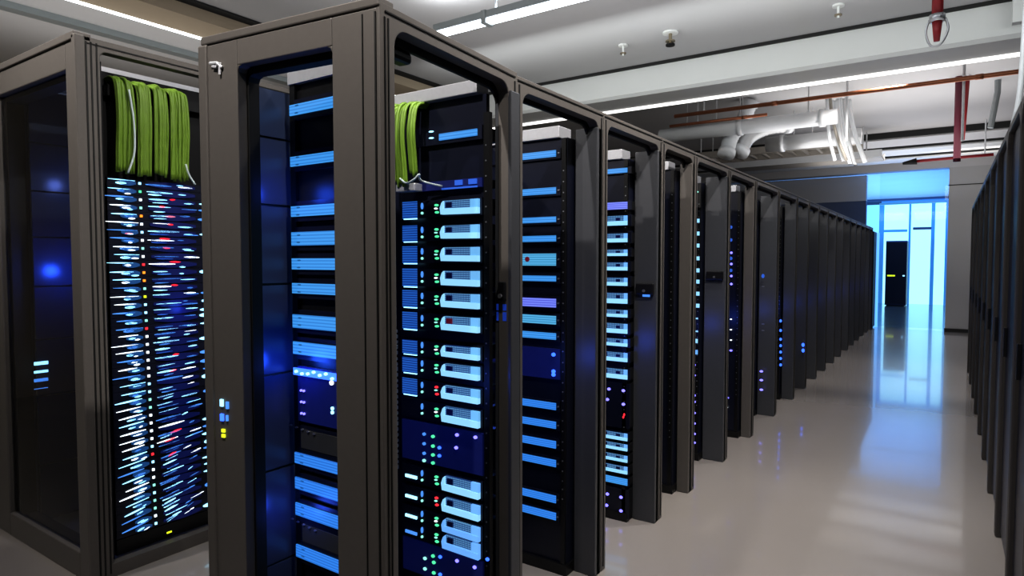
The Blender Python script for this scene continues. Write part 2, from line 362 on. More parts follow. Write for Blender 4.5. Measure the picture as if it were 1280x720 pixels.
tag(obj('hose', tube(nb(), curve([(q0.x+.02, 5.6, CE), q0, q1], 6), .018, 8), 'pipewhite', smooth=True), 'white hose hanging down onto the right row of racks', 'hose')

# ------------------------------------------------------------------ racks
ROW = -1.29; DEPTH = .60; H = 2.10
def aisle_frame(bm, x0, x1, y0, y1, h, pw=.045, top=.05, rad=.05):
    """upside-down U in the plane of the aisle, with rounded inner corners"""
    inner = []
    for k in range(6):
        a = math.pi/2*k/5
        inner.append((y0+pw+rad-rad*math.cos(a), h-top-rad+rad*math.sin(a)))
    for k in range(6):
        a = math.pi/2*(1-k/5)
        inner.append((y1-pw-rad+rad*math.cos(a), h-top-rad+rad*math.sin(a)))
    pts = [(y0, 0), (y0+pw, 0)]+inner+[(y1-pw, 0), (y1, 0), (y1, h), (y0, h)]
    # split into left post, bridge and right post so every face is convex enough
    def strip(a, b):
        vs = []
        for (ya, za), (yb, zb) in zip(a, b):
            vs.append([bm.verts.new(q) for q in ((x0, ya, za), (x1, ya, za), (x0, yb, zb), (x1, yb, zb))])
        for u, v in zip(vs, vs[1:]):
            bm.faces.new((u[0], u[2], v[2], v[0])); bm.faces.new((u[1], v[1], v[3], u[3]))
            bm.faces.new((u[0], v[0], v[1], u[1])); bm.faces.new((u[2], u[3], v[3], v[2]))
        for u in (vs[0], vs[-1]): bm.faces.new((u[0], u[1], u[3], u[2]))
    ins = [(y0+pw, 0)]+inner+[(y1-pw, 0)]
    n = len(inner); outs = [(y0, 0)]
    for k in range(n):
        if k == 0: outs.append((y0, h-top-rad))
        elif k < 5: outs.append((y0, h-top-rad+(top+rad)*k/5))
        elif k == 5: outs.append((y0, h))
        elif k == 6: outs.append((y1, h))
        else: outs.append((y1, h-(top+rad)*(k-6)/5))
    outs.append((y1, 0))
    strip(ins, outs); return bm
def grooves(bm, x, y0, h, n=2, w=.006, step=.014, s=1):
    for k in range(n): box(bm, x, x+.004*s, y0+k*step, y0+k*step+w, .02, h-.03)
    return bm
def rack_shell(t, y0, y1, h=H, xf=ROW, depth=DEPTH, stile_x=None, lock=False, side=True, trim=True, stile_m='stile', s=1, ys=None):
    """parts of one rack of the long row: aisle frame, equipment cabinet at its far end, back panel"""
    xb = xf-depth*s
    obj('aisle_frame', aisle_frame(nb(), xf-.045*s, xf, y0+.002, y1-.002, h), 'frame', t, bevel=.004)
    g = nb(); box(g, xf-.002*s, xf+.003*s, y0+.018, y0+.024, .02, h-.03); box(g, xf-.002*s, xf+.003*s, y1-.026, y1-.020, .02, h-.03)
    box(g, xf-.002*s, xf+.003*s, y0+.01, y1-.01, h-.018, h-.014)
    obj('groove', g, 'gasket', t)
    gk = nb(); aisle_frame(gk, xf-.058*s, xf-.046*s, y0+.02, y1-.02, h-.005, pw=.035, top=.062, rad=.06)
    obj('gasket', gk, 'gasket', t)
    ys = ys or y1-.12
    sx = stile_x or (xf-.06*s, xf+.0*s)
    obj('stile', box(nb(), sx[0], sx[1], y1-.062, y1-.006, .0, h-.075), stile_m, t, bevel=.004)
    obj('cabinet_back', box(nb(), xb+.01*s, sx[0], y1-.02, y1-.004, .05, h-.10), 'black', t)
    obj('plinth', box(nb(), xb+.01*s, sx[0]-.002, ys-.01, y1-.004, 0, .05), 'black', t)
    if trim: obj('top_trim', box(nb(), xb+.01*s, sx[0]-.045, ys-.012, y1-.02, h-.115, h-.062), 'silver', t, bevel=.003)
    obj('blank_panel', box(nb(), xb+.01*s, sx[0]-.01, ys+.006, y1-.021, .05, h-.116), 'navy2', t)
    if side: obj('back_panel', box(nb(), xb, xb+.02*s, y0+.004, y1-.004, 0, h-.08), 'navy', t)
    for xx in (sx[0]-.035, ):
        r_ = nb(); box(r_, xx, xx+.022, ys-.006, ys+.006, .05, h-.12)
        obj('mounting_rail', r_, 'black', t)
        sc = nb()
        for k in range(34): oval(sc, xx+.011, ys-.006, .35+.045*k+R.uniform(-.006, .006), .0035, .0035, 6, .002)
        obj('screws', sc, 'rivet', t)
    if lock:
        zz = lock
        lk = obj('lock', box(nb(), sx[0]+.018, sx[1]-.012, y1-.082, y1-.062, zz, zz+.06), 'lock', t, bevel=.006)
        obj('key_barrel', tube(nb(), [((sx[0]+sx[1])/2, y1-.082, zz+.02), ((sx[0]+sx[1])/2, y1-.087, zz+.02)], .008, 10), 'rivet', lk)
def server(Y, x0, x1, zc, hh, label, grp, m='navy2', d=.10, name='server'):
    t = thing(name, label, 'server', ((x0+x1)/2, Y, zc), grp)
    obj('chassis', box(nb(), x0+.006, x1-.006, Y+.004, Y+d, zc-hh/2+.002, zc+hh/2-.002), 'black', t)
    obj('faceplate', box(nb(), x0, x1, Y-.006, Y+.004, zc-hh/2+.001, zc+hh/2-.001), m, t)
    return t
def leds(t, Y, pts, m, r=.005, rz=None, name='indicator_light'):
    for x, z in pts:
        b_ = nb(); oval(b_, x, Y-.006, z, r, rz or r, 8, .005); obj(name, b_, m, t)

rowb = [1.191, 1.92, 2.625, 3.339, 3.888, 4.626, 5.385, 6.24, 7.10, 7.77, 8.46, 9.16, 9.91, 10.61, 11.45, 12.2, 12.95, 13.7, 14.45, 15.1]
names = []
racks = []
GR = 'grey framed racks of the long left row'
for i in range(len(rowb)-1):
    y0, y1 = rowb[i], rowb[i+1]
    lab = {0: 'nearest big grey rack of the long row, end door facing the camera', 1: 'second rack of the long row, thin blue label strips inside',
           2: 'third rack of the long row, dense cyan trays inside, lock on its stile'}.get(i, 'dark rack of the long left row, %s from its near end' % nth(i))
    racks.append(thing('server_rack', lab, 'rack', (ROW-.3, (y0+y1)/2, 0), GR))
# i = 0 is the corner rack (bay between 1.19 and 1.92) -------------------------------------------------
def corner_rack():
    t = racks[0]
    y0, y1 = rowb[0], rowb[1]
    K = Vector((-1.222, y0)); e = Vector((-.985, -.12)).normalized()      # direction of the end face (away from the aisle)
    a = Vector((ROW+.008, y1))-K; aL = a.length; a = a/aL
    W = .685
    # aisle frame of this rack, on the slightly skewed aisle side
    bm = aisle_frame(nb(), -.045, 0, 0, aL-.002, 2.105, pw=.06)
    def place(bm):
        for v in bm.verts:
            p = K+a*v.co.y+Vector((a.y, -a.x))*v.co.x
            v.co = (p.x, p.y, v.co.z)
        return bm
    obj('aisle_frame', place(bm), 'frame', t, bevel=.004)
    g = nb()
    box(g, -.002, .003, .016, .021, .02, 2.07); box(g, -.002, .003, .03, .034, .02, 2.07); box(g, -.002, .003, .02, aL-.02, 2.083, 2.087); box(g, -.002, .003, aL-.026, aL-.02, .02, 2.07)
    obj('groove', place(g), 'gasket', t)
    obj('gasket', place(aisle_frame(nb(), -.058, -.046, .02, aL-.02, 2.095, pw=.035, top=.062, rad=.06)), 'gasket', t)
    # latch bar seen under the top rail
    obj('door_closer', place(box(nb(), -.10, -.05, .05, .20, 2.0, 2.035)), 'black', t, bevel=.012)
    # end door: local u along e, v inward
    nrm = Vector((e.y, -e.x)); nrm = nrm if nrm.y > 0 else -nrm
    def pe(bm):
        for v in bm.verts:
            p = K+e*v.co.x+nrm*v.co.y
            v.co = (p.x, p.y, v.co.z)
        return bm
    def ring(bm, u0, u1, v0, v1, h, sl, sr, top, bot, rad=.02):
        box(bm, u0, u0+sl, v0, v1, 0, h); box(bm, u1-sr, u1, v0, v1, 0, h)
        box(bm, u0+sl, u1-sr, v0, v1, h-top, h); box(bm, u0+sl, u1-sr, v0, v1, 0, bot)
        for s_, uu in ((1, u0+sl), (-1, u1-sr)):                      # corner fillets
            prism(bm, [(uu, v0, h-top), (uu+s_*rad, v0, h-top), (uu+s_*rad*.3, v0, h-top-rad*.3), (uu, v0, h-top-rad)], (0, v1-v0, 0))
        return bm
    obj('end_door', pe(ring(nb(), .012, W-.01, 0, .035, 2.09, .150, .145, .075, .10)), 'frame', t, bevel=.004)
    obj('gasket', pe(ring(nb(), .03, W-.03, .036, .075, 2.05, .134, .130, .055, .08)), 'gasket', t)
    obj('top_rail', pe(box(nb(), 0, W, -.004, .06, 2.093, 2.118)), 'frame', t, bevel=.004)
    obj('corner_post', pe(box(nb(), W-.028, W+.012, -.006, .05, 0, 2.093)), 'frame', t, bevel=.006)
    g = nb(); box(g, .012, .016, -.003, .002, .02, 2.08); box(g, .055, .058, -.0025, .002, .02, 2.08)
    obj('groove', pe(g), 'gasket', t)
    # badge: blurred silver script
    bd = nb(); tube(bd, [(W-.095, -.004, 2.015), (W-.075, -.006, 2.03), (W-.045, -.006, 2.033)], .005, 6); tube(bd, [(W-.085, -.005, 1.995), (W-.088, -.006, 2.03)], .004, 6); tube(bd, [(W-.075, -.006, 2.018), (W-.055, -.006, 2.022)], .004, 6)
    for v in bd.verts: v.co.x = W-.02-(W-.02-v.co.x)
    o = obj('badge', pe(bd), 'logo', t); o['label'] = 'small silver badge'
    # status lamps on the left stile
    for u_, zz, m_, w_, h_ in ((W-.062, 1.0+.0, 'cyan', .012, .022), (W-.087, .995, 'midblue', .010, .022), (W-.062, .955, 'blue', .013, .022), (W-.085, .955, 'midblue', .007, .018),
                               (W-.067, .914, 'yellow', .013, .010), (W-.067, .898, 'yellow', .013, .010)):
        obj('status_light', pe(box(nb(), u_-w_/2, u_+w_/2, -.005, .001, zz-h_/2, zz+h_/2)), m_, t)
    # interior: back panel with seams, far cabinet of the aisle opening
    xb = -1.845
    pa = nb(); zs = [0, .42, .74, 1.06, 1.36, 1.62, 1.84, 2.0]
    for z0_, z1_ in zip(zs, zs[1:]): box(pa, xb-.02, xb, 1.17, y1-.004, z0_+.004, z1_-.004)
    obj('back_panel', pa, 'navy', t)
    obj('panel_seam', box(nb(), xb-.018, xb-.006, 1.17, y1-.004, 0, 1.99), 'gasket', t)
    # equipment plane behind the end door
    Yp = 1.37
    obj('blank_panel', box(nb(), -1.828, -1.415, Yp+.008, Yp+.016, .05, 2.02), 'black', t)
    obj('top_trim', box(nb(), -1.828, -1.40, Yp-.01, Yp+.02, 2.02, 2.06), 'silver', t)
    obj('mounting_rail', box(nb(), -1.826, -1.80, Yp-.004, Yp+.008, .05, 2.02), 'black', t)
    obj('mounting_rail', box(nb(), -1.445, -1.42, Yp-.004, Yp+.008, .05, 2.02), 'black', t)
    obj('plinth', box(nb(), -1.83, -1.415, Yp, Yp+.06, 0, .05), 'black', t)
corner_rack()

# units behind the end door -----------------------------------------------------------------------------
Yp = 1.37
xa, xc = -1.802, -1.442
lx0, lx1 = xy(369, Yp, 400), xy(420, Yp, 400)
strips = [(133, 13), (199, 12), (263, 13), (298, 17), (330, 14), (361, 13), (403, 17), (437, 16), None, (577, 14), (609, 15), (642, 16), (695, 16)]
zs_ = []
k = 0
names1 = []
for e in strips:
    if e is None: continue
    zs_.append((zy(395, e[0], Yp), e[1]))
for k, (zc, hp) in enumerate(zs_):
    hh = zy(395, 400-hp/2, Yp)-zy(395, 400+hp/2, Yp)
    t = server(Yp, xa, xc, zc, hh+.035, 'slim blue label server, %s from the top behind the nearest end door' % nth(k if k < 8 else k+1), 'servers behind the end door of the nearest rack', d=.05)
    obj('label_panel', box(nb(), lx0, lx1+.06, Yp-.011, Yp-.006, zc-hh/2, zc+hh/2), 'lab2' if k > 7 else 'lab', t)
    leds(t, Yp, [(xa+.022, zc+.012), (xa+.020, zc-.012)], 'rivet', .010, .003, 'status_mark')
# the blue lit unit in the middle and the dark blanks
zc = zy(395, 467, Yp); zb = zy(395, 530, Yp)
t = server(Yp, xa, xc, (zc+.02+zb)/2, zc+.02-zb, 'taller server with vivid blue lit top edge behind the nearest end door', 'servers behind the end door of the nearest rack', 'bluebox', d=.05)
obj('light_bar', box(nb(), lx0, lx1+.05, Yp-.011, Yp-.006, zc-.012, zc+.012), 'blue', t)
leds(t, Yp-.006, [(lx0+.03*k+.02, zc+R.uniform(-.006, .008)) for k in range(7)], 'cyan', .007, .005)
leds(t, Yp, [(xy(417, Yp, 478), zy(417, 478, Yp))], 'white', .008)
leds(t, Yp, [(xy(418, Yp, 510), zy(418, 510, Yp)), (xy(418, Yp, 516), zy(418, 515, Yp))], 'cyan', .006)
leds(t, Yp, [(xa+.02+.014*j, zy(365, y_, Yp)) for j in range(2) for y_ in (485, 499, 513)], 'violet', .004)
for nm, ya, yb, lab in (('blanking_plate', 535, 566, 'dark blanking plate with white dots above the lower blue strips'), ('blanking_plate', 655, 684, 'olive blanking plate above the lowest blue strip of the nearest rack')):
    za, zb = zy(395, ya, Yp), zy(395, yb, Yp)
    t = thing(nm, lab, 'panel', ((xa+xc)/2, Yp, (za+zb)/2))
    obj('plate', box(nb(), xa, xc, Yp-.004, Yp+.01, zb, za), 'navy2', t)
    obj('cover', box(nb(), lx0+.03, xc-.01, Yp-.007, Yp-.004, zb+.008, za-.012), 'olive', t)
    leds(t, Yp, [(lx0-.02+.03*j, za-.006-.003*j) for j in range(5)], 'rivet', .006, .003, 'screw')

# second rack ------------------------------------------------------------------------------------------------
def fill(i, lock=False, **k): rack_shell(racks[i], rowb[i], rowb[i+1], lock=lock, **k)
# cabinet belonging to the corner rack's aisle opening is the one seen with lime cables
t = racks[0]
YS = rowb[1]-.12                                                     # 1.80
sx = (xy(619, rowb[1]-.06, 380), ROW+.022)
obj('stile', box(nb(), sx[0], sx[1], rowb[1]-.062, rowb[1]-.006, 0, 2.03), 'stile', t, bevel=.004)
obj('plinth', box(nb(), -1.83, -1.30, YS-.01, rowb[1]-.004, 0, .05), 'black', t)
obj('top_trim', box(nb(), -1.83, xy(600, YS, 110), YS-.02, YS+.05, zy(560, 124, YS), zy(560, 108, YS)), 'silver', t, bevel=.003)
obj('blank_panel', box(nb(), -1.82, sx[0]-.002, YS+.012, YS+.03, .05, zy(560, 124, YS)), 'navy2', t)
lk = obj('lock', box(nb(), sx[0]+.022, sx[1]-.018, rowb[1]-.078, rowb[1]-.062, zy(628, 376, 1.85), zy(628, 352, 1.85)), 'lock', t, bevel=.005)
obj('key_barrel', tube(nb(), [((sx[0]+sx[1])/2, 1.843, zy(628, 370, 1.85)), ((sx[0]+sx[1])/2, 1.836, zy(628, 370, 1.85))], .008, 10), 'rivet', lk)
for ya, yb in ((380, 388), (390, 401)):
    o = obj('sticker', box(nb(), sx[0]+.008, sx[1]-.02, rowb[1]-.064, rowb[1]-.061, zy(626, yb, 1.858), zy(626, ya, 1.858)), 'sticker', t); o['label'] = 'small bright blue sticker'
r_ = nb(); box(r_, xy(606, YS), xy(613, YS), YS-.006, YS+.012, .05, 1.95); obj('mounting_rail', r_, 'black', t)
sc = nb()
for k in range(30): oval(sc, xy(609, YS), YS-.006, .3+.053*k, .003, .003, 6, .002)
obj('screws', sc, 'rivet', t)
cm = nb()
for k in range(26):
    for j in range(2): box(cm, xy(491, YS, 560)+.016*j, xy(491, YS, 560)+.012+.016*j, YS-.008, YS+.004, .62+.0215*k, .634+.0215*k+R.uniform(-.004, .003))
obj('cable_manager', cm, mat('slate cable clips', (.10, .14, .20), .5), t)
ux0, ux1 = xy(503, YS, 400), xy(604, YS, 400)
trays = [(259, 18), (290, 17), (318, 18), (348, 19), (376, 18), (405, 18), (440, 15), (464, 16), (492, 17), (520, 20), (607, 19), (634, 18), (660, 17), (681, 18)]
lxa, lxb = xy(555, YS, 400), xy(601.5, YS, 400)
for k, (yc, hp) in enumerate(trays):
    zc = zy(578, yc, YS); hh = zy(578, yc-hp/2, YS)-zy(578, yc+hp/2, YS)
    t = server(YS, ux0, ux1, zc, hh+.012, 'server with pale cyan tray in the bay with lime cables, %s from the top' % nth(k), 'servers with cyan trays beside the lime cables')
    tr = nb(); zb = zc-hh/2
    prism(tr, [(lxa+.004, YS-.006, zb+.002), (lxb, YS-.006, zb), (lxb, YS-.006, zb+hh*.42), (lxa+.014, YS-.006, zb+hh*.45), (lxa+.016, YS-.006, zb+hh*.98), (lxa+.008, YS-.006, zb+hh*.85), (lxa, YS-.006, zb+hh*.5)], (0, -.016, 0))
    obj('tray', tr, 'tray' if k < 10 or k in (10, 11) else 'trayblue', t)
    obj('tray_end', box(nb(), lxb-.035, lxb, YS-.018, YS-.006, zb+hh*.4, zc+hh/2), 'traymid' if k < 10 else 'trayblue', t)
    obj('grille', box(nb(), lxa+.016, lxb-.035, YS-.014, YS-.006, zb+hh*.45, zc+hh/2), 'grid', t)
    obj('socket', box(nb(), lxa+.026, lxa+.052, YS-.019, YS-.006, zc, zc+hh*.36), 'socketred' if k == 5 else 'socket', t)
    if k < 9:
        obj('vent', box(nb(), xy(505, YS, yc), xy(523, YS, yc), YS-.009, YS-.006, zc-hh*.62, zc+hh*.62), 'vent', t)
        obj('light_strip', box(nb(), xy(507, YS, yc), xy(523, YS, yc), YS-.011, YS-.006, zc-hh*.70, zc-hh*.62), 'cyan', t)
    elif k > 9:
        obj('light_strip', box(nb(), xy(509, YS, yc), xy(523, YS, yc), YS-.011, YS-.006, zc-hh*.3, zc-hh*.1), 'cyan' if k < 13 else 'midblue', t)
    x1_ = xy(529.5, YS, yc); x2_ = xy(547.5, YS, yc)
    leds(t, YS, [(x1_, zc+.012)], 'midblue', .005, .012); leds(t, YS, [(x1_, zc-.014)], 'mint', .005, .005)
    leds(t, YS, [(x2_, zc+.012), (x2_+.002, zc-.014)], 'red' if k in (8, 11) else 'green', .009 if k not in (8, 11) else .008, .0045)
    leds(t, YS, [(x2_-.003, zc+.0)], 'mint' if k % 3 else 'white', .007, .003)
# the block of blue dots between the trays, the dim unit on top and the lowest block
for n_, (ya, yb, dots, lab) in enumerate((
        (536, 588, [(573, 543, 'violet'), (596, 546, 'violet'), (572, 559, 'violet'), (551, 559, 'blue'), (551, 569, 'blue'), (543, 545, 'green'), (543, 557, 'green'), (543, 568, 'green'), (543, 578, 'green'), (532, 542, 'midblue'), (532, 554, 'midblue'), (532, 566, 'midblue'), (532, 575, 'mint')],
         'dark navy server dotted with violet lights between the upper and lower cyan trays'),
        (692, 735, [(552, 695, 'blue'), (573, 700, 'violet'), (595, 708, 'violet'), (552, 717, 'blue'), (543, 694, 'green'), (544, 702, 'green'), (544, 715, 'green'), (533, 697, 'mint'), (533, 710, 'mint'), (611, 698, 'blue')],
         'dark navy server dotted with violet lights below the lowest cyan tray'))):
    za, zb = zy(575, ya, YS), zy(575, yb, YS)
    t = server(YS, ux0, ux1, (za+zb)/2, za-zb, lab, None, 'bluebox')
    for px, py, m_ in dots:
        p = at(px, py, 1, YS); leds(t, YS, [(p.x, p.z)], m_, .0075 if m_ in ('blue', 'violet', 'midblue') else .008, .006)
za, zb = zy(575, 224, YS), zy(575, 236, YS)
t = server(YS, ux0+.09, ux1, (za+zb)/2, za-zb, 'thin dim blue server just above the topmost cyan tray', None, 'bluebox')
obj('light_strip', box(nb(), lxa, lxb-.01, YS-.011, YS-.006, zb, zb+.006), 'dimblue', t)
obj('port', box(nb(), xy(571, YS), xy(580, YS), YS-.011, YS-.006, za-.022, za-.004), 'dimblue', t)
obj('port', box(nb(), xy(588, YS), xy(598, YS), YS-.011, YS-.006, za-.022, za-.004), 'dimblue', t)
t = server(YS, ux0+.09, ux1, zy(575, 169, YS), .05, 'slim server with blue label strip beside the lime cables, above all cyan trays', None)
obj('label_panel', box(nb(), xy(551, YS, 169), lxb-.01, YS-.011, YS-.006, zy(575, 173, YS), zy(575, 164.5, YS)), 'lab', t)
leds(t, YS, [(xy(541, YS, 169), zy(541, 165, YS)), (xy(541, YS, 169), zy(541, 173, YS))], 'cyan', .011, .003, 'status_mark')
# small silver tray and cables
p0 = at(499, 241, 1, YS-.03); p1 = at(523, 229, 1, YS-.03)
tag(obj('cable_tray', box(nb(), p0.x, p1.x, YS-.05, YS-.007, p0.z, p1.z), 'silver', bevel=.004), 'small silver box under the lime cables in the rack beside the corner rack', 'box')
def bundle(cx_list, Z0, Z1, mapf, label, group=None, r=.0062, wob=.006):
    """sheaf of strands that comes over a lip and hangs down; mapf(u, out, z) gives the point"""
    bm = nb()
    for u in cx_list:
        du = R.uniform(-wob, wob); o_ = R.uniform(0, .014); zt_ = Z1+R.uniform(-.01, .008); ze = Z0+R.uniform(-.012, .012)
        L = Z1-Z0
        pts = [mapf(u, -.10, zt_-.015), mapf(u, -.04, zt_), mapf(u+du*.2, .01+o_, zt_-.015), mapf(u+du*.5, .028+o_, zt_-.07), mapf(u+du, .032+o_, zt_-L*.45), mapf(u+du*.6, .024+o_, zt_-L*.75), mapf(u+du*.4, .018+o_, ze)]
        tube(bm, curve(pts, 4), r, 6)
    t = obj('cable_bundle', bm, 'cable', smooth=True)
    return tag(t, label, 'cables', group)
mp = lambda u, o, z: Vector((u, YS-.03-o, z))
xg0, xg1 = xy(500, YS, 160), xy(522, YS, 160)
zt1, zb1 = zy(515, 126, YS-.05), zy(515, 230, YS-.05)
bundle([xg0+(xg1-xg0)*k/9 for k in range(10)], zb1, zt1, mp, 'wide lime green cable bundle in the rack beside the corner rack')
xg0, xg1 = xy(526, YS, 160), xy(533, YS, 160)
bundle([xg0+(xg1-xg0)*k/4 for k in range(5)], zb1+.03, zt1-.005, mp, 'narrow lime green cable bundle right of the wide one near the cyan trays', wob=.004)
t = obj('patch_cable', tube(nb(), curve([at(500, 223, 1, YS-.075), at(508, 229, 1, YS-.08), at(518, 224, 1, YS-.08), at(524, 218, 1, YS-.075), at(527, 226, 1, YS-.05), at(553, 233, 1, YS-.02)], 6), .004, 6), 'palecable', smooth=True)
tag(t, 'thin pale cable looping under the lime cables beside the cyan trays', 'cable')

# third rack and on ---------------------------------------------------------------------------------------------
def geom(i, sxp=None):
    y1 = rowb[i+1]; return y1-.12, y1-.06
# i = 1 : bay 1.92 - 2.625, thin strips
ys, yst = geom(1)
rack_shell(racks[1], rowb[1], rowb[2], stile_x=(xy(719, yst, 300), ROW+.0), stile_m='stile')
fx0, fx1 = -1.855, xy(701, ys, 330)
ent = [(194, 8, 'lab'), (239.5, 8, 'lab'), (275, 7, 'lab'), (298.5, 7.5, 'lab'), (324.5, 15, 'labteal'), (348, 7, 'lab'), (378, 11, 'labpurp'), (399, 10.5, 'labteal'), (419, 8, 'lab'),
       (505, 8.5, 'lab2'), (528, 8.5, 'lab2'), (552, 9, 'lab2'), (575, 8.5, 'lab2'), (619, 9, 'lab2'), (640, 9, 'lab2')]
def stripunits(i, ys, fx0, fx1, px0, px1, ent, where, grp, pad=.02):
    pm = (px0+px1)/2
    for k, (yc, hp, m_) in enumerate(ent):
        zc = zy(pm, yc, ys); hh = zy(pm, yc-hp/2, ys)-zy(pm, yc+hp/2, ys)
        kind = {'lab': 'sky blue', 'lab2': 'deep blue', 'labteal': 'pale teal', 'labpurp': 'violet blue'}[m_]
        t = server(ys, fx0, fx1, zc, hh+pad, 'slim server with %s label strip in the %s, %s from the top' % (kind, where, nth(k)), grp, d=.09)
        obj('label_panel', box(nb(), xy(px0-30, ys, yc), xy(px1, ys, yc), ys-.011, ys-.006, zc-hh/2, zc+hh/2), m_, t)
        leds(t, ys, [(fx1-.008, zc)], 'rivet', .005, .004, 'screw')
        if i == 1 and k == 4: leds(t, ys-.005, [(xy(661, ys, yc), zy(661, 324, ys))], 'socketred', .012, .012, 'red_dot')
stripunits(1, ys, fx0, fx1, 657, 696, ent, 'second rack', 'servers with thin blue strips in the second rack')
za, zb = zy(677, 434, ys), zy(677, 472, ys)
t = server(ys, fx0, fx1, (za+zb)/2, za-zb, 'plain navy server with two blue lights among the blue strips of the second rack', None, 'bluebox', d=.09)
leds(t, ys, [(xy(693, ys, 443), zy(693, 443, ys)), (xy(693, ys, 465), zy(693, 464, ys)), (xy(693, ys, 468), zy(693, 468, ys))], 'blue', .010, .009)
# i = 2 : bay 2.625 - 3.339, cyan trays
ys, yst = geom(2)
rack_shell(racks[2], rowb[2], rowb[3], stile_x=(xy(793, yst, 300), ROW+.0), lock=zy(808, 368, yst))
o = obj('sticker', box(nb(), xy(804, yst)+.0, xy(813, yst), yst-.006, yst-.001, zy(808, 371, yst), zy(808, 363.5, yst)), 'midblue', racks[2]); o['label'] = 'pale blue sticker under the lock'
fx0, fx1 = -1.855, xy(789, ys, 330)
ent = [(214, 6, 'lab'), (257.5, 9, 'labpurp'), (276, 12, 't'), (297.5, 11, 't'), (316, 8, 't'), (333, 10, 't'), (352, 10, 't'), (372.5, 13, 't'), (391.5, 9, 't'), (410, 12, 't'), (427.5, 9, 't'), (445.5, 11, 't'), (466.5, 12, 't'),
       (544, 9, 't'), (557, 8, 't'), (571, 8, 't'), (585, 9, 't'), (599.5, 8, 'lab')]
for k, (yc, hp, m_) in enumerate(ent):
    zc = zy(770, yc, ys); hh = zy(770, yc-hp/2, ys)-zy(770, yc+hp/2, ys)
    t = server(ys, fx0, fx1, zc, hh+.012, 'server with lit %s in the third rack, %s from the top' % ({'lab': 'blue label strip', 'labpurp': 'violet label strip', 't': 'pale cyan tray'}[m_], nth(k)), 'servers with small cyan trays in the third rack', d=.09)
    x0_, x1_ = xy(740, ys, yc), xy(785, ys, yc)
    if m_ == 't':
        obj('tray', box(nb(), x0_, x1_, ys-.014, ys-.006, zc-hh/2, zc-hh*.05), 'tray', t)
        obj('grille', box(nb(), x0_, x1_-.02, ys-.010, ys-.006, zc-hh*.05, zc+hh/2), 'grid', t)
        obj('tray', box(nb(), x1_-.02, x1_, ys-.012, ys-.006, zc-hh*.05, zc+hh/2), 'trayblue', t)
        obj('socket', box(nb(), xy(756, ys, yc), xy(760, ys, yc), ys-.012, ys-.006, zc, zc+hh*.4), 'socket', t)
        obj('socket', box(nb(), xy(771, ys, yc), xy(776, ys, yc), ys-.012, ys-.006, zc, zc+hh*.3), 'socket', t)
    else: obj('label_panel', box(nb(), x0_, x1_, ys-.011, ys-.006, zc-hh/2, zc+hh/2), m_, t)
for ya, yb, dots, lab in ((478, 534, [(762, 486, 'violet'), (780, 488, 'violet'), (760, 499, 'violet'), (780, 505, 'violet'), (780, 521, 'red'), (781, 518, 'red')], 'navy server with violet lights and a red one, middle of the third rack'),
                          (609, 645, [(760, 617, 'violet'), (777, 621, 'violet'), (759, 631, 'violet'), (777, 638, 'violet')], 'navy server with four violet lights at the foot of the third rack')):
    za, zb = zy(770, ya, ys), zy(770, yb, ys)
    t = server(ys, fx0, fx1, (za+zb)/2, za-zb, lab, None, 'navy2', d=.09)
    for px, py, m_ in dots:
        p = at(px, py, 1, ys); leds(t, ys, [(p.x, p.z)], m_, .010 if m_ != 'red' else .005, .008)
# dark bays and the far ones with a few lights
FARLIGHTS = {
    4: [(872, y_, 'tray', .016, .014) for y_ in (276, 292, 307, 323, 338, 352, 367, 382)]+[(870.5, 398, 'tray', .014, .005), (870.5, 414, 'tray', .014, .005), (870, 426, 'tray', .015, .015), (870, 440, 'trayblue', .015, .016)]
       + [(868.5, y_, 'violet', .010, .008) for y_ in (456, 469, 494, 502, 516, 529, 542, 553)]+[(872, 240, 'mint', .010, .006)],
    5: [(914.5, y_, 'violet', .010, .010) for y_ in (316, 330, 345, 355)]+[(914, y_, 'dimblue', .012, .014) for y_ in (284, 300, 323, 338)]+[(914, y_, 'white', .009, .005) for y_ in (399, 412, 425)]+[(914, 438, 'violet', .012, .008), (910, 497, 'violet', .010, .007), (909, 509, 'white', .009, .006)],
    6: [(952, y_, 'violet', .016, .010) for y_ in (464, 475, 487)]+[(954, y_, 'rivet', .014, .006) for y_ in (358, 405, 413)]+[(954, 345, 'dimblue', .014, .02)],
    7: [(976, y_, 'blue', .012, .016) for y_ in (401, 413, 424, 432, 440, 448, 456)],
    8: [(1004, y_, 'blue', .016, .022) for y_ in (431, 438)],
}
for i in range(3, len(racks)):
    ys, yst = geom(i)
    rack_shell(racks[i], rowb[i], rowb[i+1], stile_x=(ROW-(.15 if i in (4, 6) else .075 if i in (3, 5) else .11), ROW), stile_m='frame' if i in (3, 5) else 'stile', lock=1.30 if i == 4 else False, trim=i < 8)
    if i in FARLIGHTS:
        # lights sit on units behind the opening
        for n_, (px, py, m_, rx, rz) in enumerate(FARLIGHTS[i]):
            p = at(px, py, 1, ys)
            t = server(ys, ROW-.58, ROW-.19, p.z, max(.03, rz*2.2), 'small %s in the %s rack of the row, %s from top' % (
                {'tray': 'cyan lit server', 'trayblue': 'blue lit server', 'violet': 'server with a violet light', 'mint': 'server with a mint light', 'dimblue': 'dim blue server', 'white': 'server with a white light', 'rivet': 'server with a grey mark', 'blue': 'server with a blue light'}[m_],
                nth(i), nth(sorted(range(len(FARLIGHTS[i])), key=lambda q: FARLIGHTS[i][q][1]).index(n_))), 'servers with small lights in the %s rack' % nth(i), d=.09)
            if m_.startswith('tray'): obj('tray', box(nb(), p.x-rx*2.5, p.x+rx, ys-.012, ys-.006, p.z-rz, p.z+rz), m_, t)
            else: leds(t, ys, [(p.x, p.z)], m_, rx, rz)
